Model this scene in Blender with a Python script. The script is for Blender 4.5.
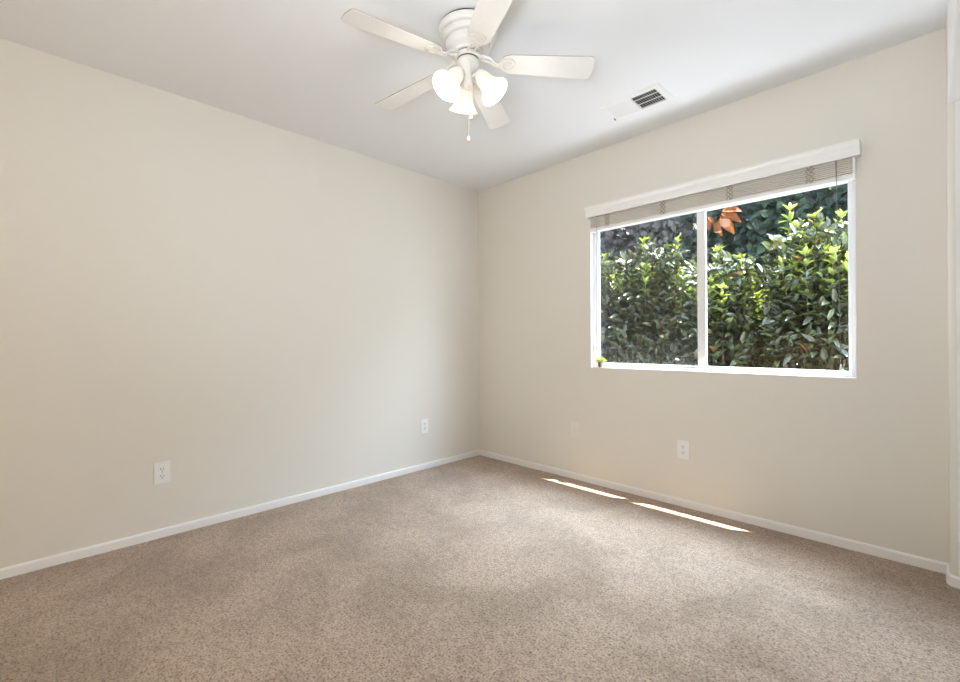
import bpy, bmesh, math, random
import numpy as np
from mathutils import Vector, Matrix

random.seed(7)
rng = np.random.default_rng(11)
S = bpy.context.scene
COL = S.collection
for o in list(bpy.data.objects):
    bpy.data.objects.remove(o)

# ------------------------------------------------------------------ camera
cd = bpy.data.cameras.new('camera')
cam = bpy.data.objects.new('camera', cd)
COL.objects.link(cam)
FPX, YAW, ROLL = 441.84, 0.79347, -0.006918
fw = Vector((-math.sin(YAW), math.cos(YAW), 0))
rt = Vector((math.cos(YAW), math.sin(YAW), 0))
up = Vector((0, 0, 1))
r2 = rt * math.cos(ROLL) + up * math.sin(ROLL)
u2 = -rt * math.sin(ROLL) + up * math.cos(ROLL)
M = Matrix((r2, u2, -fw)).transposed().to_4x4()
M.translation = (2.9369, -2.8734, 1.0554)
cam.matrix_world = M
cd.sensor_fit = 'HORIZONTAL'
cd.sensor_width = 36
cd.lens = FPX * 36 / 960
cd.clip_start = 0.01
S.camera = cam

# ------------------------------------------------------------------ world, sun, lights, exposure
S.view_settings.view_transform = 'Standard'
S.view_settings.look = 'None'
S.view_settings.gamma = 1
S.view_settings.use_curve_mapping = False
S.view_settings.exposure = 0.48

w = bpy.data.worlds.new('world')
S.world = w
w.use_nodes = True
wt = w.node_tree
bg = wt.nodes['Background']
sky = wt.nodes.new('ShaderNodeTexSky')
sky.sky_type = 'NISHITA'
sky.sun_disc = False
sky.sun_elevation = math.radians(68)
sky.sun_rotation = math.radians(60)
wt.links.new(sky.outputs[0], bg.inputs[0])
bg.inputs[1].default_value = 0.3

sun_d = bpy.data.lights.new('sun', 'SUN')
sun_d.energy = 28.0
sun_d.angle = math.radians(0.5)
sun_d.color = (1.0, 0.95, 0.88)
sun = bpy.data.objects.new('sun', sun_d)
COL.objects.link(sun)
sun.rotation_euler = Vector((-0.27, -0.137, -1)).to_track_quat('-Z', 'Y').to_euler()


def area(name, loc, target, sx, sy, power, color):
    d = bpy.data.lights.new(name, 'AREA')
    d.shape = 'RECTANGLE'
    d.size, d.size_y = sx, sy
    d.energy = power
    d.color = color
    o = bpy.data.objects.new(name, d)
    COL.objects.link(o)
    o.location = loc
    o.rotation_euler = (Vector(target) - Vector(loc)).to_track_quat('-Z', 'Y').to_euler()
    return o


# added warm fill panel near the back wall, behind the camera
area('rear_fill', (1.75, -5.0, 0.75), (1.6, -1.6, 2.44), 2.2, 1.3, 13.5, (1.0, 0.66, 0.30))
# added fill panel aimed up at the ceiling from behind the camera
area('ceiling_fill', (2.74, -3.12, 1.20), (2.68, -2.5, 2.44), 0.4, 0.4, 25, (0.82, 0.91, 1.0))
# added cool fill outside, right of the hedge, lighting the left wall
area('side_fill', (3.25, 0.75, 1.75), (0.0, -1.0, 1.15), 0.9, 1.3, 44, (0.74, 0.85, 1.0))
# added panel outside above the window, boosting skylight on the floor
area('sky_fill', (2.45, 0.70, 2.65), (1.85, -1.2, 0.3), 2.4, 0.8, 160, (0.62, 0.80, 1.0)).data.spread = math.radians(125)
# added unseen panel below the sill, brightening the ceiling through the window
area('sill_fill', (2.1, 0.33, 0.60), (2.0, -1.0, 2.44), 2.6, 0.28, 20, (0.85, 0.89, 1.0))

# ------------------------------------------------------------------ helpers


def new_mat(name):
    m = bpy.data.materials.new(name)
    m.use_nodes = True
    nt = m.node_tree
    return m, nt, nt.nodes['Principled BSDF']


def simple(name, col, rough=0.5, metal=0.0, spec=0.5, var=0.0, scale=20, bump=0.0, bscale=200):
    m, nt, b = new_mat(name)
    b.inputs['Roughness'].default_value = rough
    b.inputs['Metallic'].default_value = metal
    b.inputs['Specular IOR Level'].default_value = spec
    b.inputs['Base Color'].default_value = (*col, 1)
    tc = nt.nodes.new('ShaderNodeTexCoord')
    if var > 0:
        n = nt.nodes.new('ShaderNodeTexNoise')
        n.inputs['Scale'].default_value = scale
        n.inputs['Detail'].default_value = 3
        nt.links.new(tc.outputs['Object'], n.inputs['Vector'])
        r = nt.nodes.new('ShaderNodeValToRGB')
        r.color_ramp.elements[0].position = 0.3
        r.color_ramp.elements[1].position = 0.7
        r.color_ramp.elements[0].color = (*[max(0, c * (1 - var)) for c in col], 1)
        r.color_ramp.elements[1].color = (*[min(1, c * (1 + var)) for c in col], 1)
        nt.links.new(n.outputs['Fac'], r.inputs[0])
        nt.links.new(r.outputs[0], b.inputs['Base Color'])
    if bump > 0:
        n2 = nt.nodes.new('ShaderNodeTexNoise')
        n2.inputs['Scale'].default_value = bscale
        n2.inputs['Detail'].default_value = 2
        nt.links.new(tc.outputs['Object'], n2.inputs['Vector'])
        bp = nt.nodes.new('ShaderNodeBump')
        bp.inputs['Strength'].default_value = bump
        bp.inputs['Distance'].default_value = 0.002
        nt.links.new(n2.outputs['Fac'], bp.inputs['Height'])
        nt.links.new(bp.outputs[0], b.inputs['Normal'])
    return m


def obj(name, bm, mat, parent=None, smooth=False, kind=None):
    me = bpy.data.meshes.new(name)
    bm.normal_update()
    bm.to_mesh(me)
    bm.free()
    o = bpy.data.objects.new(name, me)
    COL.objects.link(o)
    me.materials.append(mat)
    if smooth:
        for p in me.polygons:
            p.use_smooth = True
        try:
            me.set_sharp_from_angle(angle=math.radians(40))
        except Exception:
            pass
    if parent is not None:
        o.parent = parent
    if kind:
        o['kind'] = kind
    return o


def thing(name, label, cat, loc=(0, 0, 0), group=None, kind=None):
    o = bpy.data.objects.new(name, None)
    COL.objects.link(o)
    o.location = loc
    o.empty_display_size = 0.05
    if kind:
        o['kind'] = kind
    else:
        o['label'] = label
        o['category'] = cat
    if group:
        o['group'] = group
    return o


def box(bm, x0, x1, y0, y1, z0, z1, bev=0.0, seg=2):
    g = bmesh.ops.create_cube(bm, size=1.0)
    for v in g['verts']:
        v.co = Vector((x0 + (v.co.x + .5) * (x1 - x0), y0 + (v.co.y + .5) * (y1 - y0), z0 + (v.co.z + .5) * (z1 - z0)))
    if bev > 0:
        es = {e for v in g['verts'] for e in v.link_edges}
        bmesh.ops.bevel(bm, geom=list(es), offset=bev, segments=seg, affect='EDGES', profile=0.5)
    return bm


def lathe(bm, prof, seg=48, mat=None):
    """prof: list of (r, z); revolve about z, optional matrix."""
    rings = []
    for r, z in prof:
        if r < 1e-6:
            rings.append([bm.verts.new((0, 0, z))])
        else:
            rings.append([bm.verts.new((r * math.cos(2 * math.pi * k / seg), r * math.sin(2 * math.pi * k / seg), z)) for k in range(seg)])
    for a, b in zip(rings, rings[1:]):
        for k in range(seg):
            k2 = (k + 1) % seg
            if len(a) == 1 and len(b) == 1:
                continue
            if len(a) == 1:
                bm.faces.new((a[0], b[k], b[k2]))
            elif len(b) == 1:
                bm.faces.new((a[k], a[k2], b[0]))
            else:
                bm.faces.new((a[k], a[k2], b[k2], b[k]))
    if mat is not None:
        vs = [v for ring in rings for v in ring]
        bmesh.ops.transform(bm, matrix=mat, verts=vs)
    bmesh.ops.recalc_face_normals(bm, faces=bm.faces[:])
    return bm


def tube(bm, pts, rad, seg=8):
    pts = [Vector(p) for p in pts]
    rads = rad if isinstance(rad, (list, tuple)) else [rad] * len(pts)
    rings = []
    prev = None
    for i, p in enumerate(pts):
        a = pts[max(0, i - 1)]
        b = pts[min(len(pts) - 1, i + 1)]
        t = (b - a).normalized()
        n = prev if prev is not None else (Vector((0, 0, 1)) if abs(t.z) < .9 else Vector((1, 0, 0)))
        n = (n - t * n.dot(t)).normalized()
        prev = n
        bb = t.cross(n)
        rings.append([bm.verts.new(p + (n * math.cos(2 * math.pi * k / seg) + bb * math.sin(2 * math.pi * k / seg)) * rads[i]) for k in range(seg)])
    for a, b in zip(rings, rings[1:]):
        for k in range(seg):
            bm.faces.new((a[k], a[(k + 1) % seg], b[(k + 1) % seg], b[k]))
    bm.faces.new(list(reversed(rings[0])))
    bm.faces.new(rings[-1])
    return bm


def prism(bm, outline, axis_fn):
    """extrude a 2D outline between axis_fn(u,v,0) and axis_fn(u,v,1)."""
    a = [bm.verts.new(axis_fn(u, v, 0)) for u, v in outline]
    b = [bm.verts.new(axis_fn(u, v, 1)) for u, v in outline]
    n = len(outline)
    for k in range(n):
        bm.faces.new((a[k], a[(k + 1) % n], b[(k + 1) % n], b[k]))
    bm.faces.new(list(reversed(a)))
    bm.faces.new(b)
    bmesh.ops.recalc_face_normals(bm, faces=bm.faces[:])
    return bm


B = bmesh.new

# ------------------------------------------------------------------ materials
m_wall = simple('cream_wall_paint', (0.79, 0.76, 0.695), rough=0.75, spec=0.25, bump=0.25, bscale=260)
m_ceil = simple('white_ceiling_paint', (0.85, 0.865, 0.885), rough=0.85, spec=0.2, bump=0.2, bscale=220)
m_trim = simple('white_trim_paint', (0.88, 0.875, 0.865), rough=0.4)
m_closet = simple('white_closet_paint', (0.88, 0.88, 0.87), rough=0.6, spec=0.3)
m_vinyl = simple('white_vinyl', (0.84, 0.85, 0.86), rough=0.35)
m_fan = simple('white_fan_enamel', (0.80, 0.78, 0.745), rough=0.35, var=0.02, scale=30)
m_blade = simple('white_blade_laminate', (0.79, 0.785, 0.775), rough=0.45, var=0.015, scale=25)
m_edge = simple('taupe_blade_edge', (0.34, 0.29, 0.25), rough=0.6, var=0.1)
m_gap_shade = simple('dark_gap_shade', (0.06, 0.05, 0.045), rough=0.9, var=0.1)  # dark tone standing in for shade in the fan's gaps
m_brass = simple('pale_brass', (0.72, 0.58, 0.42), rough=0.35, metal=0.6, var=0.05)
m_plate = simple('white_plastic', (0.90, 0.90, 0.89), rough=0.3)
m_slot = simple('dark_slot', (0.05, 0.05, 0.05), rough=0.6)
m_screw = simple('plate_screw', (0.65, 0.65, 0.63), rough=0.35, metal=0.5)
m_duct = simple('dark_duct', (0.05, 0.05, 0.055), rough=0.8, var=0.1)
m_vent = simple('white_vent_enamel', (0.86, 0.86, 0.86), rough=0.4)
m_slat = simple('beige_blind_slat', (0.87, 0.83, 0.76), rough=0.5, var=0.04, scale=8)
m_cord = simple('taupe_ladder_cord', (0.52, 0.455, 0.37), rough=0.8, var=0.1)
m_wand = simple('clear_grey_wand', (0.55, 0.58, 0.62), rough=0.2, spec=0.6)
m_pull = simple('grey_cord', (0.14, 0.14, 0.15), rough=0.6)
m_pot = simple('glossy_brown_pot', (0.20, 0.12, 0.11), rough=0.25, var=0.15)
m_stucco = simple('grey_stucco', (0.30, 0.28, 0.25), rough=0.9, var=0.1, scale=6, bump=0.4, bscale=60)
m_soil = simple('garden_soil', (0.10, 0.075, 0.055), rough=0.95, var=0.3, scale=12, bump=0.5, bscale=40)
m_bark = simple('shrub_bark', (0.14, 0.10, 0.07), rough=0.9, var=0.2, scale=20)
m_block = simple('garden_wall_block', (0.16, 0.15, 0.14), rough=0.9, var=0.2, scale=4)


PATCHES = (
    (0.72, -1.42, 0.26, 0.34, (0.78, 0.75, 0.72)),
    (0.72, -2.35, 0.12, 0.24, (0.86, 0.83, 0.80)),
    (1.42, -2.35, 0.22, 0.20, (0.84, 0.81, 0.78)),
    (1.15, -2.14, 0.13, 0.16, (1.10, 1.07, 1.07)),
    (1.55, -1.55, 0.40, 0.22, (0.88, 0.86, 0.84)),
)


def carpet_mat():
    m, nt, b = new_mat('beige_cut_pile_carpet')
    L = nt.links.new
    tc = nt.nodes.new('ShaderNodeTexCoord')

    def noise(scale, detail=2, rough=0.5, dist=0.0):
        n = nt.nodes.new('ShaderNodeTexNoise')
        n.inputs['Scale'].default_value = scale
        n.inputs['Detail'].default_value = detail
        n.inputs['Roughness'].default_value = rough
        n.inputs['Distortion'].default_value = dist
        L(tc.outputs['Object'], n.inputs['Vector'])
        return n.outputs['Fac']

    def ramp(src, a, c0, c, c1):
        r = nt.nodes.new('ShaderNodeValToRGB')
        r.color_ramp.elements[0].position = a
        r.color_ramp.elements[1].position = c
        r.color_ramp.elements[0].color = (*c0, 1)
        r.color_ramp.elements[1].color = (*c1, 1)
        L(src, r.inputs[0])
        return r.outputs[0]

    def mix(fac, a, bb, mode='MIX'):
        x = nt.nodes.new('ShaderNodeMix')
        x.data_type = 'RGBA'
        x.blend_type = mode
        if isinstance(fac, float):
            x.inputs[0].default_value = fac
        else:
            L(fac, x.inputs[0])
        L(a, x.inputs[6])
        L(bb, x.inputs[7])
        return x.outputs[2]

    tuft = ramp(noise(125, 3, 0.7, 0.3), 0.33, (0.22, 0.165, 0.12), 0.545, (0.95, 0.82, 0.69))
    nap = ramp(noise(2.6, 3, 0.6, 0.4), 0.38, (0.82, 0.80, 0.77), 0.62, (1.08, 1.08, 1.09))
    fleck = ramp(noise(34, 3, 0.65), 0.32, (0.78, 0.755, 0.73), 0.56, (1.05, 1.05, 1.05))
    c = mix(1.0, tuft, nap, 'MULTIPLY')
    c = mix(1.0, c, fleck, 'MULTIPLY')

    # trodden and brushed patches in the pile
    def patch(cx, cy, rx, ry, col):
        mp = nt.nodes.new('ShaderNodeMapping')
        mp.inputs['Location'].default_value = (-cx / rx, -cy / ry, 0)
        mp.inputs['Scale'].default_value = (1 / rx, 1 / ry, 0)
        L(tc.outputs['Object'], mp.inputs['Vector'])
        ln = nt.nodes.new('ShaderNodeVectorMath')
        ln.operation = 'LENGTH'
        L(mp.outputs[0], ln.inputs[0])
        ad = nt.nodes.new('ShaderNodeMath')
        ad.operation = 'MULTIPLY_ADD'
        ad.inputs[1].default_value = 2.4
        L(noise(9, 3, 0.6, 0.5), ad.inputs[0])
        L(ln.outputs['Value'], ad.inputs[2])
        return ramp(ad.outputs[0], 1.45, col, 2.25, (1, 1, 1))

    for args in PATCHES:
        c = mix(1.0, c, patch(*args), 'MULTIPLY')
    L(c, b.inputs['Base Color'])
    b.inputs['Roughness'].default_value = 0.95
    b.inputs['Specular IOR Level'].default_value = 0.1
    b.inputs['Sheen Weight'].default_value = 0.35
    b.inputs['Sheen Roughness'].default_value = 0.5
    bp = nt.nodes.new('ShaderNodeBump')
    bp.inputs['Strength'].default_value = 0.8
    bp.inputs['Distance'].default_value = 0.008
    L(noise(125, 3, 0.7, 0.3), bp.inputs['Height'])
    L(bp.outputs[0], b.inputs['Normal'])
    return m


def glass_mat():
    m = bpy.data.materials.new('window_glass')
    m.use_nodes = True
    nt = m.node_tree
    nt.nodes.remove(nt.nodes['Principled BSDF'])
    out = nt.nodes['Material Output']
    tr = nt.nodes.new('ShaderNodeBsdfTransparent')
    tr.inputs[0].default_value = (0.97, 0.985, 0.98, 1)
    gl = nt.nodes.new('ShaderNodeBsdfGlossy')
    gl.inputs['Roughness'].default_value = 0.02
    lw = nt.nodes.new('ShaderNodeLayerWeight')
    pw = nt.nodes.new('ShaderNodeMath')
    pw.operation = 'POWER'
    pw.inputs[1].default_value = 5
    nt.links.new(lw.outputs['Facing'], pw.inputs[0])
    fr = nt.nodes.new('ShaderNodeMath')
    fr.operation = 'MULTIPLY_ADD'
    fr.inputs[1].default_value = 0.25
    fr.inputs[2].default_value = 0.006
    nt.links.new(pw.outputs[0], fr.inputs[0])
    mx = nt.nodes.new('ShaderNodeMixShader')
    nt.links.new(fr.outputs[0], mx.inputs[0])
    nt.links.new(tr.outputs[0], mx.inputs[1])
    nt.links.new(gl.outputs[0], mx.inputs[2])
    nt.links.new(mx.outputs[0], out.inputs[0])
    return m


def screen_mat():
    m = bpy.data.materials.new('grey_insect_screen')
    m.use_nodes = True
    nt = m.node_tree
    nt.nodes.remove(nt.nodes['Principled BSDF'])
    out = nt.nodes['Material Output']
    tr = nt.nodes.new('ShaderNodeBsdfTransparent')
    df = nt.nodes.new('ShaderNodeBsdfDiffuse')
    df.inputs[0].default_value = (0.30, 0.29, 0.29, 1)
    mx = nt.nodes.new('ShaderNodeMixShader')
    mx.inputs[0].default_value = 0.05
    nt.links.new(tr.outputs[0], mx.inputs[1])
    nt.links.new(df.outputs[0], mx.inputs[2])
    nt.links.new(mx.outputs[0], out.inputs[0])
    return m


def shade_mat():
    m = bpy.data.materials.new('lit_frosted_glass')
    m.use_nodes = True
    nt = m.node_tree
    b = nt.nodes['Principled BSDF']
    out = nt.nodes['Material Output']
    b.inputs['Base Color'].default_value = (0.78, 0.76, 0.72, 1)
    b.inputs['Roughness'].default_value = 0.3
    b.inputs['Emission Color'].default_value = (1.0, 0.93, 0.80, 1)
    b.inputs['Emission Strength'].default_value = 0.14
    tr = nt.nodes.new('ShaderNodeBsdfTransparent')
    tr.inputs[0].default_value = (1, 0.95, 0.86, 1)
    mx = nt.nodes.new('ShaderNodeMixShader')
    mx.inputs[0].default_value = 0.22
    nt.links.new(b.outputs[0], mx.inputs[1])
    nt.links.new(tr.outputs[0], mx.inputs[2])
    nt.links.new(mx.outputs[0], out.inputs[0])
    return m


def bulb_mat():
    m, nt, b = new_mat('glowing_bulb')
    b.inputs['Base Color'].default_value = (1, 1, 1, 1)
    b.inputs['Emission Color'].default_value = (1.0, 0.92, 0.78, 1)
    b.inputs['Emission Strength'].default_value = 1.4
    return m


def leaf_mat(name, trans=0.35, rough=0.32, gain=1.0):
    m = bpy.data.materials.new(name)
    m.use_nodes = True
    nt = m.node_tree
    b = nt.nodes['Principled BSDF']
    out = nt.nodes['Material Output']
    at = nt.nodes.new('ShaderNodeAttribute')
    at.attribute_name = 'leaf_colour'
    nt.links.new(at.outputs['Color'], b.inputs['Base Color'])
    b.inputs['Roughness'].default_value = rough
    b.inputs['Specular IOR Level'].default_value = gain
    tl = nt.nodes.new('ShaderNodeBsdfTranslucent')
    mul = nt.nodes.new('ShaderNodeMix')
    mul.data_type = 'RGBA'
    mul.blend_type = 'MULTIPLY'
    mul.inputs[0].default_value = 1.0
    mul.inputs[7].default_value = (1.2, 1.25, 0.6, 1)
    nt.links.new(at.outputs['Color'], mul.inputs[6])
    nt.links.new(mul.outputs[2], tl.inputs[0])
    mx = nt.nodes.new('ShaderNodeMixShader')
    mx.inputs[0].default_value = trans
    nt.links.new(b.outputs[0], mx.inputs[1])
    nt.links.new(tl.outputs[0], mx.inputs[2])
    nt.links.new(mx.outputs[0], out.inputs[0])
    return m


m_carpet = carpet_mat()
m_glass = glass_mat()
m_screen = screen_mat()
m_shade = shade_mat()
m_bulb = bulb_mat()
m_leaf = leaf_mat('glossy_shrub_leaf', 0.28, 0.38, 0.72)
m_ivy = leaf_mat('dark_ivy_leaf', 0.12, 0.5, 0.5)
m_dead = leaf_mat('dried_orange_leaf', 0.3, 0.6, 0.3)

# ------------------------------------------------------------------ room shell
H = 2.44
RX = 2.996          # face of the right wall
YB = -5.20          # back wall
WX0, WX1, WZ0, WZ1 = 1.185, 2.685, 0.855, 1.925
WT = 0.09

bm = B()
box(bm, -0.15, 3.8, YB - .15, WT, -0.12, 0.0)
obj('floor', bm, m_carpet, kind='structure')
bm = B()
box(bm, -0.15, 3.8, YB - .15, WT, H, H + .12)
obj('ceiling', bm, m_ceil, kind='structure')
bm = B()
box(bm, -0.15, 0, YB - .15, WT, 0, H)
obj('wall_left', bm, m_wall, kind='structure')
bm = B()
box(bm, 0, 3.8, YB - .15, YB, 0, H)
obj('wall_back', bm, m_wall, kind='structure')
bm = B()
box(bm, 0, WX0, 0, WT, 0, H)
box(bm, WX1, 3.8, 0, WT, 0, H)
box(bm, WX0, WX1, 0, WT, 0, WZ0)
box(bm, WX0, WX1, 0, WT, WZ1, H)
obj('wall_window', bm, m_wall, kind='structure')
# outside face of the house
# right wall: pier with bullnose corner, header over the closet opening, far piece
PY = -0.13
R = 0.022
bm = B()
outl = [(RX, 0.0), (RX, PY + R)]
for k in range(1, 9):
    a = math.pi + (math.pi / 2) * k / 8
    outl.append((RX + R + R * math.cos(a), PY + R + R * math.sin(a)))
outl += [(RX + 0.115, PY), (RX + 0.115, 0.0)]
prism(bm, outl, lambda u, v, t: Vector((u, v, 0 if t == 0 else H)))
obj('wall_right', bm, m_wall, smooth=True, kind='structure')
bm = B()
box(bm, RX + R + 0.001, RX + 0.112, PY - 0.004, PY, 0, 2.05)
obj('trim_1', bm, m_closet, kind='structure')
bm = B()
box(bm, RX + 0.002, RX + 0.115, -2.35, PY - .0005, 2.05, H, bev=0.006)
obj('wall_header', bm, m_closet, kind='structure')
bm = B()
box(bm, RX, RX + 0.115, YB, -2.35, 0, H)
obj('wall_right_rear', bm, m_wall, kind='structure')
bm = B()
box(bm, 3.68, 3.8, YB, 0, 0, H)
box(bm, RX + .115, 3.68, -2.47, -2.35, 0, H)
obj('wall_closet', bm, m_closet, kind='structure')


def bb_profile(h=0.047, t=0.012):
    return [(0, 0), (t, 0), (t, h - .008), (t - .003, h - .002), (t - .007, h), (0, h)]


bm = B()
prism(bm, bb_profile(), lambda u, v, t: Vector((u, YB if t == 0 else 0.0, v)))
obj('baseboard_left', bm, m_trim, kind='structure')
bm = B()
prism(bm, bb_profile(), lambda u, v, t: Vector((0.0 if t == 0 else RX, -u, v)))
obj('baseboard_window', bm, m_trim, kind='structure')
bm = B()
ins = []
for (x, y) in outl[:-1]:
    ins.append(Vector((x, y)))
t_ = 0.012
outer = []
for k in range(len(ins)):
    a = ins[max(0, k - 1)]
    c = ins[min(len(ins) - 1, k + 1)]
    d = (c - a).normalized()
    n = Vector((d.y, -d.x))
    if n.x > 0 and k < 2:
        n = -n
    if n.dot(Vector((-1, -1))) < 0:
        n = -n
    outer.append(n)
prof = bb_profile()
rings = []
for p, n in zip(ins, outer):
    rings.append([bm.verts.new((p.x + n.x * u, p.y + n.y * u, v)) for u, v in prof])
for a, c in zip(rings, rings[1:]):
    for k in range(len(prof)):
        k2 = (k + 1) % len(prof)
        bm.faces.new((a[k], c[k], c[k2], a[k2]))
bm.faces.new(rings[0])
bm.faces.new(list(reversed(rings[-1])))
bmesh.ops.recalc_face_normals(bm, faces=bm.faces[:])
obj('baseboard_right', bm, m_trim, kind='structure')

# ------------------------------------------------------------------ window
# white returns lining the opening
bm = B()
e = 0.004
FY0 = 0.030
box(bm, WX0, WX0 + e, -0.001, FY0, WZ0, WZ1)
box(bm, WX1 - e, WX1, -0.001, FY0, WZ0, WZ1)
box(bm, WX0, WX1, -0.001, FY0, WZ1 - e, WZ1)
box(bm, WX0, WX1, -0.003, FY0, WZ0 - 0.003, WZ0 + e)
obj('trim_2', bm, m_trim, kind='structure')

win = thing('window_1', '', '', (0, 0, 0), kind='structure')
FH = 1.865   # bottom of the frame head
bm = B()
fy0, fy1 = FY0, WT - .002
zs = WZ0 + e
box(bm, WX0, WX0 + .028, fy0, fy1, zs, WZ1, bev=.002)
box(bm, WX1 - .026, WX1, fy0, fy1, zs, WZ1, bev=.002)
box(bm, WX0 + .028, WX1 - .026, fy0, fy1, zs, zs + .018, bev=.002)
box(bm, WX0 + .028, WX1 - .026, fy0, fy1, FH, WZ1, bev=.002)
obj('window_frame', bm, m_vinyl, win)
# left (sliding) sash, outer track; right sash, inner track


def sash(x0, x1, y0, y1, z0, z1, wl, wr, wb, wtp):
    bm = B()
    box(bm, x0, x0 + wl, y0, y1, z0, z1, bev=.0015)
    box(bm, x1 - wr, x1, y0, y1, z0, z1, bev=.0015)
    box(bm, x0 + wl, x1 - wr, y0, y1, z0, z0 + wb, bev=.0015)
    box(bm, x0 + wl, x1 - wr, y0, y1, z1 - wtp, z1, bev=.0015)
    s = obj('window_sash', bm, m_vinyl, win)
    bm = B()
    ym = (y0 + y1) / 2
    box(bm, x0 + wl - .004, x1 - wr + .004, ym - .002, ym + .002, z0 + wb - .004, z1 - wtp + .004)
    obj('pane', bm, m_glass, s)
    return s


zb = zs + .018
sash(WX0 + .034, 1.972, .034, .055, zb + .001, FH - .001, .014, .050, .012, .008)
sash(1.925, WX1 - .027, .060, .081, zb + .001, FH - .001, .030, .010, .010, .008)
bm = B()
box(bm, WX0 + .03, 1.96, .0845, .0855, zb, FH)
obj('insect_screen', bm, m_screen, win)

# ------------------------------------------------------------------ blind
bl = thing('window_blind', 'raised beige slatted blind stacked under a white valance over the window', 'blind', (1.935, 0, 1.95))
inv = Matrix.Translation((-1.935, 0, -1.95))


def part(name, bm, mat, parent, smooth=False, off=inv):
    bmesh.ops.transform(bm, matrix=off, verts=bm.verts[:])
    return obj(name, bm, mat, parent, smooth)


VX0, VX1 = 1.193, 2.706
bm = B()
# crown-like valance profile in (y, z)
vp = [(-0.055, 1.948), (-0.055, 1.966), (-0.058, 1.985), (-0.064, 1.998), (-0.074, 2.008), (-0.074, 2.020), (-0.062, 2.022), (-0.044, 2.022), (-0.044, 1.948)]
prism(bm, vp, lambda u, v, t: Vector((VX0 - .012 if t == 0 else VX1, u, v)))
for xa in (VX0 - .012, VX1 - .008):
    box(bm, xa, xa + .008, -0.05, -0.0005, 1.952, 2.018)
part('valance', bm, m_trim, bl)
NS = 8
for k in range(NS):
    z = 1.8745 + k * 0.0102
    bm = B()
    arc = [(-.022 + .05 * s, z + .0022 * (1 - (2 * s - 1) ** 2)) for s in (0, .25, .5, .75, 1)]
    outl_s = arc + [(y, zz - .0056) for y, zz in reversed(arc)]
    jx = random.uniform(-.001, .001)
    prism(bm, outl_s, lambda u, v, t: Vector((WX0 + .010 + jx if t == 0 else WX1 - .010 + jx, u, v)))
    part('slat', bm, m_slat, bl)
bm = B()
box(bm, WX0 + .010, WX1 - .010, -.042, -.002, 1.968, 2.008, bev=.003)
part('head_rail', bm, m_slat, bl)
bm = B()
box(bm, WX0 + .009, WX1 - .009, -.023, .029, 1.848, 1.868, bev=.003)
part('bottom_rail', bm, m_trim, bl)
bm = B()
box(bm, WX1 - .009, WX1 + .001, -.030, -.0015, 1.846, 1.95, bev=.001)
part('mounting_bracket', bm, m_plate, bl)
for x in (1.34, 1.735, 2.125, 2.505):
    bm = B()
    for dx in (-.012, 0, .012):
        pts = [(x + dx + .006 * math.sin(k * 2.1 + dx * 300), -.025 - .003 * abs(math.sin(k * 1.7)), 1.868 + k * .0085) for k in range(12)]
        tube(bm, pts, .0028, 6)
    part('ladder_cord', bm, m_cord, bl)
bm = B()
tube(bm, [(1.262, -.030, 1.96), (1.260, -.030, 1.90), (1.252, -.026, 1.5), (1.244, -.016, 0.985)], .0045, 8)
part('tilt_wand', bm, m_wand, bl, smooth=True)
bm = B()
tube(bm, [(2.612, -.030, 1.96), (2.614, -.030, 1.8), (2.618, -.012, 1.4), (2.624, -.008, .925)], .0018, 6)
lc = part('lift_cord', bm, m_pull, bl)
for (x, y, z) in ((2.624, -.008, .893),):
    bm = B()
    lathe(bm, [(0, .034), (.003, .033), (.004, .026), (.006, .008), (.0065, .002), (.005, 0), (0, 0)], 12, Matrix.Translation((x, y, z)))
    part('tassel', bm, m_plate, lc, smooth=True)

# ------------------------------------------------------------------ potted plant on the sill
pl = thing('potted_succulent', 'tiny green succulent in a dark glossy pot on the left corner of the window sill', 'plant', (1.255, 0.014, WZ0 + e))
bm = B()
lathe(bm, [(0, 0), (.0125, 0), (.014, .003), (.021, .036), (.023, .040), (.021, .042), (.018, .038), (0, .036)], 24)
obj('pot', bm, m_pot, pl, smooth=True)


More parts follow.
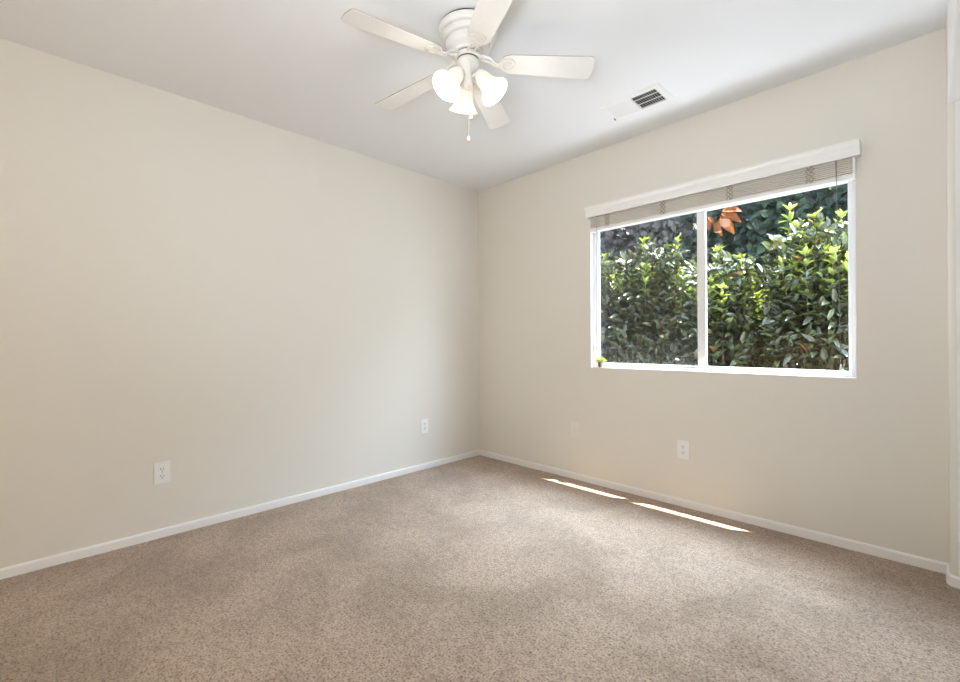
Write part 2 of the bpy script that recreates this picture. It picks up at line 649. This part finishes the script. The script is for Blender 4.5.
def leaves_mesh(name, P, D, N, Ln, Wd, Cc, mat, parent=None, fold=0.25, curl=0.15):
    """P base points, D directions, N normals (n,3); Ln, Wd lengths/widths; Cc colours."""
    n = len(P)
    D = D / np.linalg.norm(D, axis=1, keepdims=True)
    Sd = np.cross(D, N)
    Sd /= np.linalg.norm(Sd, axis=1, keepdims=True) + 1e-9
    N = np.cross(Sd, D)
    L = Ln[:, None]
    W = Wd[:, None]
    st = [(0.33, .46), (0.68, .38)]
    V = [P]
    for t, ww in st:
        c = P + D * L * t - N * L * curl * t * t
        V += [c + Sd * W * ww + N * W * fold, c, c - Sd * W * ww + N * W * fold]
    V.append(P + D * L - N * L * curl)
    V = np.stack(V, 1).reshape(-1, 3)
    F = np.array([[0, 1, 2, -1], [0, 2, 3, -1], [1, 4, 5, 2], [2, 5, 6, 3], [4, 7, 5, -1], [5, 7, 6, -1]])
    loops, starts, tots = [], [], []
    base = (np.arange(n) * 8)[:, None]
    tri = F[[0, 1, 4, 5]][:, :3]
    quad = F[[2, 3]]
    tl = (base[:, :, None] + tri[None]).reshape(-1, 3)
    ql = (base[:, :, None] + quad[None]).reshape(-1, 4)
    me = bpy.data.meshes.new(name)
    me.vertices.add(len(V))
    me.vertices.foreach_set('co', V.astype(np.float32).ravel())
    lv = np.concatenate([tl.ravel(), ql.ravel()]).astype(np.int32)
    me.loops.add(len(lv))
    me.loops.foreach_set('vertex_index', lv)
    npoly = len(tl) + len(ql)
    ls = np.concatenate([np.arange(len(tl)) * 3, len(tl) * 3 + np.arange(len(ql)) * 4]).astype(np.int32)
    me.polygons.add(npoly)
    me.polygons.foreach_set('loop_start', ls)
    me.update(calc_edges=True)
    me.validate()
    me.polygons.foreach_set('use_smooth', np.ones(len(me.polygons), dtype=bool))
    ca = me.color_attributes.new('leaf_colour', 'FLOAT_COLOR', 'POINT')
    cc = np.concatenate([np.repeat(Cc, 8, 0), np.ones((n * 8, 1))], 1).astype(np.float32)
    ca.data.foreach_set('color', cc.ravel())
    me.materials.append(mat)
    o = bpy.data.objects.new(name, me)
    COL.objects.link(o)
    if parent is not None:
        o.parent = parent
    return o


def rand_unit(n):
    v = rng.normal(size=(n, 3))
    return v / np.linalg.norm(v, axis=1, keepdims=True)


n = 64
D = rand_unit(n)
D[:, 2] = np.abs(D[:, 2]) * .8 + .12
P = np.zeros((n, 3)) + [0, 0, .038] + D * [.010, .010, .004]
Nn = np.cross(np.cross(D, [0, 0, 1.0]), D) + 1e-3
C_ = np.array([.24, .34, .04]) * rng.uniform(.55, 1.35, (n, 1)) * np.array([1, 1, 1])
leaves_mesh('foliage', P, D, Nn, rng.uniform(.028, .045, n), rng.uniform(.009, .014, n), C_, m_leaf, pl)

# ------------------------------------------------------------------ ceiling fan
FX, FY = 1.508, -1.530
fan = thing('ceiling_fan', 'white five-blade hugger ceiling fan with three lit bell-shaped glass shades', 'fan', (FX, FY, H))


def fp(name, bm, mat, parent=None, smooth=False):
    return obj(name, bm, mat, fan if parent is None else parent, smooth)


# all fan geometry is written relative to the ceiling (z = 0 at the ceiling)
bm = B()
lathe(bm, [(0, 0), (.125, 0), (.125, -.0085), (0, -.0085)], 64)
fp('mounting_plate', bm, m_gap_shade)  # coloured dark to draw the shadow line under the ceiling
bm = B()
lathe(bm, [(.0, -.0085), (.127, -.0085), (.131, -.010), (.131, -.012), (.128, -.015), (.1275, -.030), (.1255, -.034), (.121, -.036), (.110, -.0365), (.110, -.0395), (.1145, -.041), (.1135, -.057),
           (.111, -.061), (.107, -.063), (.0945, -.0635), (.0945, -.0665), (.0985, -.068), (.0965, -.086), (.091, -.094), (.078, -.099), (.070, -.104), (.066, -.107), (.064, -.117), (0, -.117)], 64)
fp('motor_housing', bm, m_fan, smooth=True)
bm = B()
lathe(bm, [(.0, -.1225), (.058, -.1225), (.060, -.1245), (.060, -.1345), (.055, -.1375), (0, -.1375)], 48)
fp('hub', bm, m_fan, smooth=True)
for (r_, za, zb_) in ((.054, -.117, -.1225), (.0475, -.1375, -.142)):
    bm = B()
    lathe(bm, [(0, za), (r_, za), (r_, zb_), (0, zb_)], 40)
    fp('gap_shade_ring', bm, m_gap_shade)  # added dark ring, shade between the housings put into its colour
bm = B()
lathe(bm, [(0, -.142), (.046, -.142), (.049, -.146), (.049, -.158), (.045, -.176), (.035, -.189), (.023, -.197), (.019, -.203), (.019, -.246),
           (.0225, -.249), (.0225, -.262), (.016, -.268), (.006, -.274), (0, -.275)], 40)
sw = fp('switch_housing', bm, m_fan, smooth=True)
for (a, zz) in ((math.radians(-40), -.166), (math.radians(-52), -.160), (math.radians(-46), -.225)):
    rr = .047 if zz > -.2 else .019
    bm = B()
    lathe(bm, [(0, .002), (.002, .002), (.003, 0), (.003, -.004), (0, -.004)], 10,
          Matrix.Translation((rr * math.cos(a), rr * math.sin(a), zz)) @ Matrix.Rotation(a, 4, 'Z') @ Matrix.Rotation(math.pi / 2, 4, 'Y'))
    fp('screw', bm, m_brass, sw)

BZ = 2.265 - H
BR = .556
PITCH = math.radians(11.5)


def blade_outline():
    r0, r1 = .150, BR
    pts = []
    wr, wt_ = .050, .062
    pts += [(r0, -.028), (r0 + .012, -.042), (r0 + .035, -wr)]
    cr = .020
    pts += [(r1 - cr - .006, -wt_)]
    for k in range(1, 6):
        a = -math.pi / 2 + (math.pi / 2) * k / 6
        pts.append((r1 - cr - .003 + cr * math.cos(a), -wt_ + cr + cr * math.sin(a)))
    pts.append((r1, -.02))
    pts.append((r1 + .002, 0))
    return pts + [(x, -y) for x, y in reversed(pts[:-1])]


def leaf_plate_outline():
    up_ = [(.128, .008), (.140, .013), (.150, .024), (.165, .033), (.182, .036), (.198, .030), (.208, .016), (.212, 0)]
    return [(x, -y) for x, y in up_[:-1]] + [up_[-1]] + [(x, y) for x, y in reversed(up_[:-1])]


blades = [('A', 262), ('B', 190), ('E', 118), ('C', 46), ('D', -29)]
wear = []
for nm, deg in blades:
    rotm = Matrix.Rotation(math.radians(deg), 4, 'Z')
    tilt = Matrix.Translation((0, 0, BZ + .05 * BR)) @ Matrix.Rotation(.05, 4, 'Y') @ Matrix.Rotation(-PITCH, 4, 'X')
    MM = rotm @ tilt
    bm = B()
    prism(bm, blade_outline(), lambda u, v, t: Vector((u, v, -.003 if t == 0 else .003)))
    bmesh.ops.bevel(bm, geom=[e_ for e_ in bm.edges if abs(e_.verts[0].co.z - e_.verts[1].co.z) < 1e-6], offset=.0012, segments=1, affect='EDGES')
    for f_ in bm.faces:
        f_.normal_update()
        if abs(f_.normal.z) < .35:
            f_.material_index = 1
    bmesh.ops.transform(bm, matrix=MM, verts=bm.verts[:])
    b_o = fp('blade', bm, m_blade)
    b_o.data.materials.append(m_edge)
    # decorative blade iron under the blade
    bm = B()
    prism(bm, leaf_plate_outline(), lambda u, v, t: Vector((u, v, -.0072 if t == 0 else -.0032)))
    ring = [(.178 + .022 * math.cos(2 * math.pi * k / 24), .024 * math.sin(2 * math.pi * k / 24), -.0075) for k in range(21)]
    tube(bm, ring, .0035, 6)
    for (sx, sy) in ((.168, .0), (.19, .012), (.19, -.012)):
        lathe(bm, [(0, -.0095), (.003, -.0092), (.0042, -.0075), (.0042, -.006)], 10, Matrix.Translation((sx, sy, 0)))
    bmesh.ops.transform(bm, matrix=tilt, verts=bm.verts[:])
    # arm to the hub: two curved bars
    for s in (-1, 1):
        tube(bm, [(.048, s * .012, -.129), (.075, s * .016, -.133), (.100, s * .014, -.142), (.120, s * .010, BZ + .0165), (.140, s * .009, BZ + .0145)], [.006, .006, .0055, .005, .004], 8)
    bmesh.ops.transform(bm, matrix=rotm, verts=bm.verts[:])
    fp('blade_iron', bm, m_fan, b_o, smooth=True)

# light kit
for nm, az in (('L', 268), ('R', 28), ('B', 148)):
    a = math.radians(az)
    tau = math.radians(38)
    rd = Vector((math.cos(a), math.sin(a), 0))
    d = rd * math.sin(tau) + Vector((0, 0, -math.cos(tau)))
    o0 = rd * .054 + Vector((0, 0, 2.226 - H))
    q = d.to_track_quat('Z', 'Y').to_matrix().to_4x4()
    MT = Matrix.Translation(o0) @ q
    bm = B()
    tube(bm, [rd * .012 + Vector((0, 0, -.222)), rd * .028 + Vector((0, 0, -.208)), rd * .042 + Vector((0, 0, -.203)), o0 - d * .004], .006, 10)
    arm = fp('lamp_arm', bm, m_fan, smooth=True)
    bm = B()
    lathe(bm, [(0, -.012), (.016, -.012), (.023, -.008), (.027, .004), (.028, .016), (0, .016)], 28, MT)
    fp('lamp_socket', bm, m_fan, arm, smooth=True)
    bm = B()
    pr = [(.026, .004), (.031, .012), (.0345, .026), (.036, .042), (.0385, .058), (.044, .074), (.052, .090), (.061, .102), (.0665, .108), (.0675, .111)]
    pin = [(r - .003, t) for r, t in reversed(pr)]
    lathe(bm, pr + [(.066, .1125)] + pin, 40, MT)
    sh = fp('lamp_shade', bm, m_shade, smooth=True)
    bm = B()
    lathe(bm, [(0, .017), (.012, .017), (.013, .030), (.020, .048), (.0225, .062), (.019, .076), (.010, .084), (0, .086)], 24, MT)
    fp('bulb', bm, m_bulb, sh, smooth=True)
    ld = bpy.data.lights.new('lamp_light', 'POINT')
    ld.energy = 1.7
    ld.color = (1.0, 0.94, 0.85)
    ld.shadow_soft_size = .045
    lo = bpy.data.objects.new('lamp_light', ld)
    COL.objects.link(lo)
    lo.location = Vector((FX, FY, H)) + o0 + d * .122

# pull chains
fr_ = Vector((0.71, -0.70, 0))     # towards the viewer's side of the stem
sd_ = Vector((0.70, 0.71, 0))
for (off, z0, z1) in (((.0455, .013), -.170, -.405), ((.022, .001), -.25, -.492)):
    pos = fr_ * off[0] + sd_ * off[1]
    bm = B()
    nb = 40
    tube(bm, [(pos.x, pos.y, z0 + (z1 - z0) * k / nb) for k in range(nb + 1)], [.0016 if k % 2 else .0010 for k in range(nb + 1)], 6)
    ch = fp('pull_chain', bm, m_brass)
    bm = B()
    lathe(bm, [(0, .010), (.0025, .009), (.004, .003), (.0075, -.004), (.008, -.010), (.006, -.015), (0, -.017)], 16, Matrix.Translation((pos.x, pos.y, z1 - .004)))
    fp('chain_fob', bm, m_brass, ch, smooth=True)

# ------------------------------------------------------------------ ceiling vent
vx0, vx1, vy0, vy1 = 1.560, 1.925, -.520, -.295
vent = thing('ceiling_vent', 'white rectangular air vent with slatted grille on the ceiling near the window', 'vent', ((vx0 + vx1) / 2, (vy0 + vy1) / 2, H))
voff = Matrix.Translation((-(vx0 + vx1) / 2, -(vy0 + vy1) / 2, -H))


def vpart(name, bm, mat, parent=vent):
    bmesh.ops.transform(bm, matrix=voff, verts=bm.verts[:])
    return obj(name, bm, mat, parent)


fwid = .034
zt, zbm = H, H - .010
bm = B()


def frame_ring(bm, x0, x1, y0, y1, wdt, z0, z1):
    o_ = [(x0, y0), (x1, y0), (x1, y1), (x0, y1)]
    i_ = [(x0 + wdt, y0 + wdt), (x1 - wdt, y0 + wdt), (x1 - wdt, y1 - wdt), (x0 + wdt, y1 - wdt)]
    ot = [bm.verts.new((*p_, z1)) for p_ in o_]
    it = [bm.verts.new((*p_, z0)) for p_ in [(x0 + .008, y0 + .008), (x1 - .008, y0 + .008), (x1 - .008, y1 - .008), (x0 + .008, y1 - .008)]]
    ii = [bm.verts.new((*p_, z0)) for p_ in i_]
    iu = [bm.verts.new((*p_, z1)) for p_ in i_]
    for A_, B_ in ((ot, it), (it, ii), (ii, iu)):
        for k in range(4):
            bm.faces.new((A_[k], A_[(k + 1) % 4], B_[(k + 1) % 4], B_[k]))
    bmesh.ops.recalc_face_normals(bm, faces=bm.faces[:])


frame_ring(bm, vx0, vx1, vy0, vy1, fwid, zbm, zt)
xm = vx0 + .49 * (vx1 - vx0)
box(bm, xm - .006, xm + .006, vy0 + fwid, vy1 - fwid, zbm, zt - .001)
vpart('vent_frame', bm, m_vent)
bm = B()
box(bm, vx0 + fwid, vx1 - fwid, vy0 + fwid, vy1 - fwid, zt - .0012, zt - .0004)
vpart('duct_opening', bm, m_duct)
for bank, (xa, xb, sgn) in enumerate(((vx0 + fwid, xm - .006, -1), (xm + .006, vx1 - fwid, 1))):
    ns = 11
    for k in range(ns):
        xc = xa + (k + .5) * (xb - xa) / ns
        bm = B()
        dx = .0064 if sgn < 0 else .0030
        lo_, hi_ = (xc + sgn * dx, zbm + .0008), (xc - sgn * dx, zt - .0022)
        outl_v = [lo_, hi_, (hi_[0] + .0012, hi_[1]), (lo_[0] + .0012, lo_[1])]
        prism(bm, outl_v, lambda u, v, t: Vector((u, vy0 + fwid if t == 0 else vy1 - fwid, v)))
        vpart('louver', bm, m_vent)
bm = B()
for yy in (vy0 + fwid + .050, vy0 + fwid + .105):
    box(bm, xm + .006, vx1 - fwid, yy - .0010, yy + .0010, zbm + .004, zt - .0015)
vpart('cross_bar', bm, m_vent)
bm = B()
box(bm, vx0 + .012, vx0 + .017, vy1 - .060, vy1 - .036, zbm - .008, zbm + .001, bev=.0015)
vpart('damper_lever', bm, simple('grey_lever', (.35, .35, .35), rough=.4))

# ------------------------------------------------------------------ wall outlets


def outlet(label, loc, rz, duplex=True, mat=m_plate, group=None):
    t = thing('wall_outlet' if duplex else 'cable_jack', label, 'outlet' if duplex else 'wall plate', loc, group)
    t.rotation_euler = (0, 0, rz)
    bm = B()
    box(bm, -.037, .037, -.0055, 0, -.059, .059, bev=.0025, seg=2)
    obj('cover_plate', bm, mat, t)
    if duplex:
        for s in (-1, 1):
            bm = B()
            outl_o = []
            for k in range(20):
                a = 2 * math.pi * k / 20
                outl_o.append((.0172 * math.cos(a), max(-.0135, min(.0135, .0172 * math.sin(a))) + s * .0195))
            prism(bm, outl_o, lambda u, v, tt: Vector((u, -.0072 if tt == 0 else -.005, v)))
            rc = obj('receptacle', bm, mat, t)
            for (sx, wd, hh, dz) in ((-.0064, .0026, .0095, .003), (.0064, .0026, .0080, .003), (0, .0046, .0046, -.0075)):
                bm = B()
                box(bm, sx - wd / 2, sx + wd / 2, -.0076, -.0065, s * .0195 + dz - hh / 2, s * .0195 + dz + hh / 2)
                obj('slot', bm, m_slot, rc)
        bm = B()
        lathe(bm, [(0, .0015), (.002, .0014), (.003, 0), (0, 0)], 12, Matrix.Translation((0, -.0055, 0)) @ Matrix.Rotation(math.pi / 2, 4, 'X'))
        obj('screw', bm, m_screw, t)
    else:
        bm = B()
        lathe(bm, [(0, .009), (.0035, .009), (.0045, .008), (.0045, .002), (.0065, .002), (.0065, 0), (0, 0)], 12, Matrix.Translation((0, -.0055, 0)) @ Matrix.Rotation(math.pi / 2, 4, 'X'))
        obj('jack', bm, m_screw, t)
        for s in (-1, 1):
            bm = B()
            lathe(bm, [(0, .0012), (.002, .0011), (.003, 0), (0, 0)], 12, Matrix.Translation((0, -.0055, s * .042)) @ Matrix.Rotation(math.pi / 2, 4, 'X'))
            obj('screw', bm, m_screw, t)
    return t


GRP = 'duplex outlets low on the walls'
outlet('white duplex wall outlet on the left wall, nearest the camera, far from the corner', (0, -2.423, .350), math.pi / 2, group=GRP)
outlet('white duplex wall outlet low on the left wall close to the room corner', (0, -.636, .353), math.pi / 2, group=GRP)
outlet('white duplex wall outlet low on the wall below the window', (1.845, 0, .360), 0, group=GRP)
m_plate_b = simple('cream_painted_plate', (0.82, 0.79, 0.73), rough=0.5)
outlet('cream cable wall plate blending into the wall left of the window outlet', (1.042, 0, .372), 0, duplex=False, mat=m_plate_b)

# ------------------------------------------------------------------ garden outside
bm = B()
box(bm, -3.5, 6.5, WT, 5.0, -.35, -.20)
obj('ground', bm, m_soil, kind='structure')
bm = B()
box(bm, -3.5, 6.5, 2.45, 2.65, -.20, 3.0)
obj('wall_garden', bm, m_block, kind='structure')

# ivy over the garden wall
n = 15000
P = np.stack([rng.uniform(-2.2, 4.6, n), 2.45 - rng.beta(1.2, 2.5, n) * .34, rng.uniform(.2, 3.1, n)], 1)
D = rng.normal(size=(n, 3)) * [.8, .35, .7] + [0, -.35, -.5]
Nn = rng.normal(size=(n, 3)) * .45 + [0, -1.0, .45]
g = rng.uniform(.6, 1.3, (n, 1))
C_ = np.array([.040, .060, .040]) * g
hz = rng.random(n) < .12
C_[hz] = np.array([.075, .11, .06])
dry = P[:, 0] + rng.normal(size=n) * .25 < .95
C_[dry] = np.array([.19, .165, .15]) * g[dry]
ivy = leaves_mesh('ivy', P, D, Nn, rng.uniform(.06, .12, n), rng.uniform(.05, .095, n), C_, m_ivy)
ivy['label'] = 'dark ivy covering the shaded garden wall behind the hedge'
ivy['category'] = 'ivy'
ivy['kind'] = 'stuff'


def shrub(label, cx, cy, hw, top, seed, peaks, n_leaf=4200):
    global rng
    rng = np.random.default_rng(seed)
    t = thing('hedge_shrub', label, 'shrub', (cx, cy, -.20), group='shrubs of the hedge outside the window')
    base = np.array([cx, cy, -.20])
    bm = B()
    # shoots: woody stems fanning out to the crown surface
    shoots = []
    ns = int(60 * hw / .42) + 6
    for k in range(ns):
        fx = rng.uniform(-1, 1)
        fy = rng.uniform(-1, 1)
        x = fx * hw * .93
        y = fy * .36
        z = top - .10 * abs(fx) - .10 * fy * fy - rng.uniform(0, .16) * (1 if k % 3 else .3)
        shoots.append((x, y, z))
    for (px_, pz_) in peaks:
        shoots.append((px_ - cx, -.15 + rng.uniform(-.1, .1), pz_))
    Ps, Ds, Ns, Ls, Ws, Cs = [], [], [], [], [], []

    def put(p, d, nrm, ln, wd, col):
        Ps.append(p); Ds.append(d); Ns.append(nrm); Ls.append(ln); Ws.append(wd); Cs.append(col)

    for (x, y, z) in shoots:
        h = z + .20
        b0 = np.array([x * .25 + rng.normal() * .03, y * .25 + rng.normal() * .03, 0])
        b1 = np.array([x * .75, y * .75, h * .55])
        b2 = np.array([x, y, h])
        pts = [b0, (b0 + b1) / 2 + rng.normal(size=3) * .02, b1, (b1 + b2) / 2 + rng.normal(size=3) * .015, b2]
        tube(bm, [Vector(q) for q in pts], [.011, .009, .007, .004, .0022], 5)
        # whorls of young leaves at the shoot tip
        for lev in range(9):
            c = b2 + (pts[3] - b2) * lev * .16
            for q in range(6 if lev else 7):
                a = 2 * math.pi * (q + .5 * (lev % 2)) / 6 + rng.normal() * .3
                elev = (1.0 - .13 * lev) + rng.normal() * .22
                d = np.array([math.cos(a) * math.cos(elev), math.sin(a) * math.cos(elev), math.sin(elev)])
                nrm = np.array([-d[0] * d[2], -d[1] * d[2], 1.0]) + rng.normal(size=3) * .2
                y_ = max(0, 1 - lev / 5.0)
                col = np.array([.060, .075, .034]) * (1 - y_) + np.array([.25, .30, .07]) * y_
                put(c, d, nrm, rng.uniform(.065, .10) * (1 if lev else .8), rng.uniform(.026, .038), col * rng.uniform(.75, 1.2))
    # mature leaves filling the crown, thicker towards the outside
    n = n_leaf
    fx = rng.uniform(-1.05, 1.05, n)
    zz = rng.uniform(0, 1, n) ** .85
    zt_ = top - .10 * np.abs(fx) - .06
    z = .10 + zz * (zt_ + .10) + .2
    side = np.where(rng.random(n) < .62, -1, 1)
    dep = .42 * (1 - rng.beta(1, 2.6, n)) * (1.25 - .6 * zz)
    y = side * dep
    p = np.stack([fx * hw + rng.normal(size=n) * .02, y, z], 1)
    out = np.stack([fx * .4, side * np.ones(n), .55 * np.ones(n)], 1) + rng.normal(size=(n, 3)) * .75
    out /= np.linalg.norm(out, axis=1, keepdims=True)
    nrm = np.array([.40, 0, 1.0]) + np.stack([0 * y, np.where(side < 0, -.75, .3), 0 * y], 1) + rng.normal(size=(n, 3)) * .38
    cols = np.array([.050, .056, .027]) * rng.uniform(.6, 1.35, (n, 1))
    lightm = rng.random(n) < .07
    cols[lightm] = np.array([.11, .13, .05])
    dead = rng.random(n) < .006
    cols[dead] = np.array([.40, .17, .05])
    P = np.concatenate([np.array(Ps), p])
    D = np.concatenate([np.array(Ds), out])
    Nn = np.concatenate([np.array(Ns), nrm])
    Ln = np.concatenate([np.array(Ls), rng.uniform(.07, .108, n)])
    Wd = np.concatenate([np.array(Ws), rng.uniform(.030, .046, n)])
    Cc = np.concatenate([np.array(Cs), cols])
    # leaves keep to their own shrub
    tip = P[:, 0] + (D / np.linalg.norm(D, axis=1, keepdims=True))[:, 0] * Ln
    lo = np.minimum(P[:, 0], tip)
    hi = np.maximum(P[:, 0], tip)
    lim = hw - .012
    P[:, 0] += np.maximum(0, -lim - lo) - np.maximum(0, hi - lim)
    obj('stem', bm, m_bark, t)
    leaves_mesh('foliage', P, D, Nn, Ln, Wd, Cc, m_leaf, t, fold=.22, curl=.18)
    return t


shrub('green shrub filling the far left of the left window pane', .36, 1.12, .52, 1.78, 101, [(.76, 1.84), (.62, 1.80)], 4000)
shrub('green shrub beside the centre bar in the left window pane', 1.20, 1.14, .27, 1.76, 202, [(1.14, 1.93), (1.45, 1.88), (1.32, 1.80)], 2400)
shrub('low shrub just right of the window centre bar, under the orange dried leaves', 1.78, 1.12, .26, 1.58, 303, [(1.72, 1.77), (1.92, 1.66)], 2100)
shrub('tallest shrub, at the right edge of the window', 2.42, 1.12, .32, 1.72, 404, [(2.225, 2.0), (2.39, 1.88), (2.53, 1.86), (2.28, 1.84), (2.62, 1.82)], 2800)

# two large dried leaves caught in the ivy
for (lab, loc, ln, wd, rot) in (
    ('large dried orange leaf against the dark ivy, right of the window centre bar', (1.455, 2.05, 2.29), .235, .135, .8),
    ('smaller dried orange leaf tucked beside the window centre bar, left of the large one', (1.315, 2.09, 2.275), .15, .06, -.05)):
    n = 4
    k = np.arange(n)
    a = rot + np.array([-.75, -.2, .3, .75])
    D = np.stack([np.sin(a), -.25 + .1 * k, -np.cos(a)], 1)
    P = np.zeros((n, 3)) + np.stack([(k - 1.5) * wd * .08, -.012 * k, .02 * k], 1)
    Nn = np.stack([.35 * (k - 1.5), -1 + 0 * k, .5 + .2 * (k % 2)], 1)
    C_ = np.array([.34, .105, .03]) * np.array([.75, 1.2, .85, 1.05])[:, None]
    o = leaves_mesh('dried_leaf', P, D, Nn, ln * np.array([.8, 1.0, .9, .75]), np.full(n, wd * .8), C_, m_dead, None, fold=.3, curl=.25)
    o.location = loc
    o['label'] = lab
    o['category'] = 'leaf'
    o['group'] = 'dried leaves in the ivy'
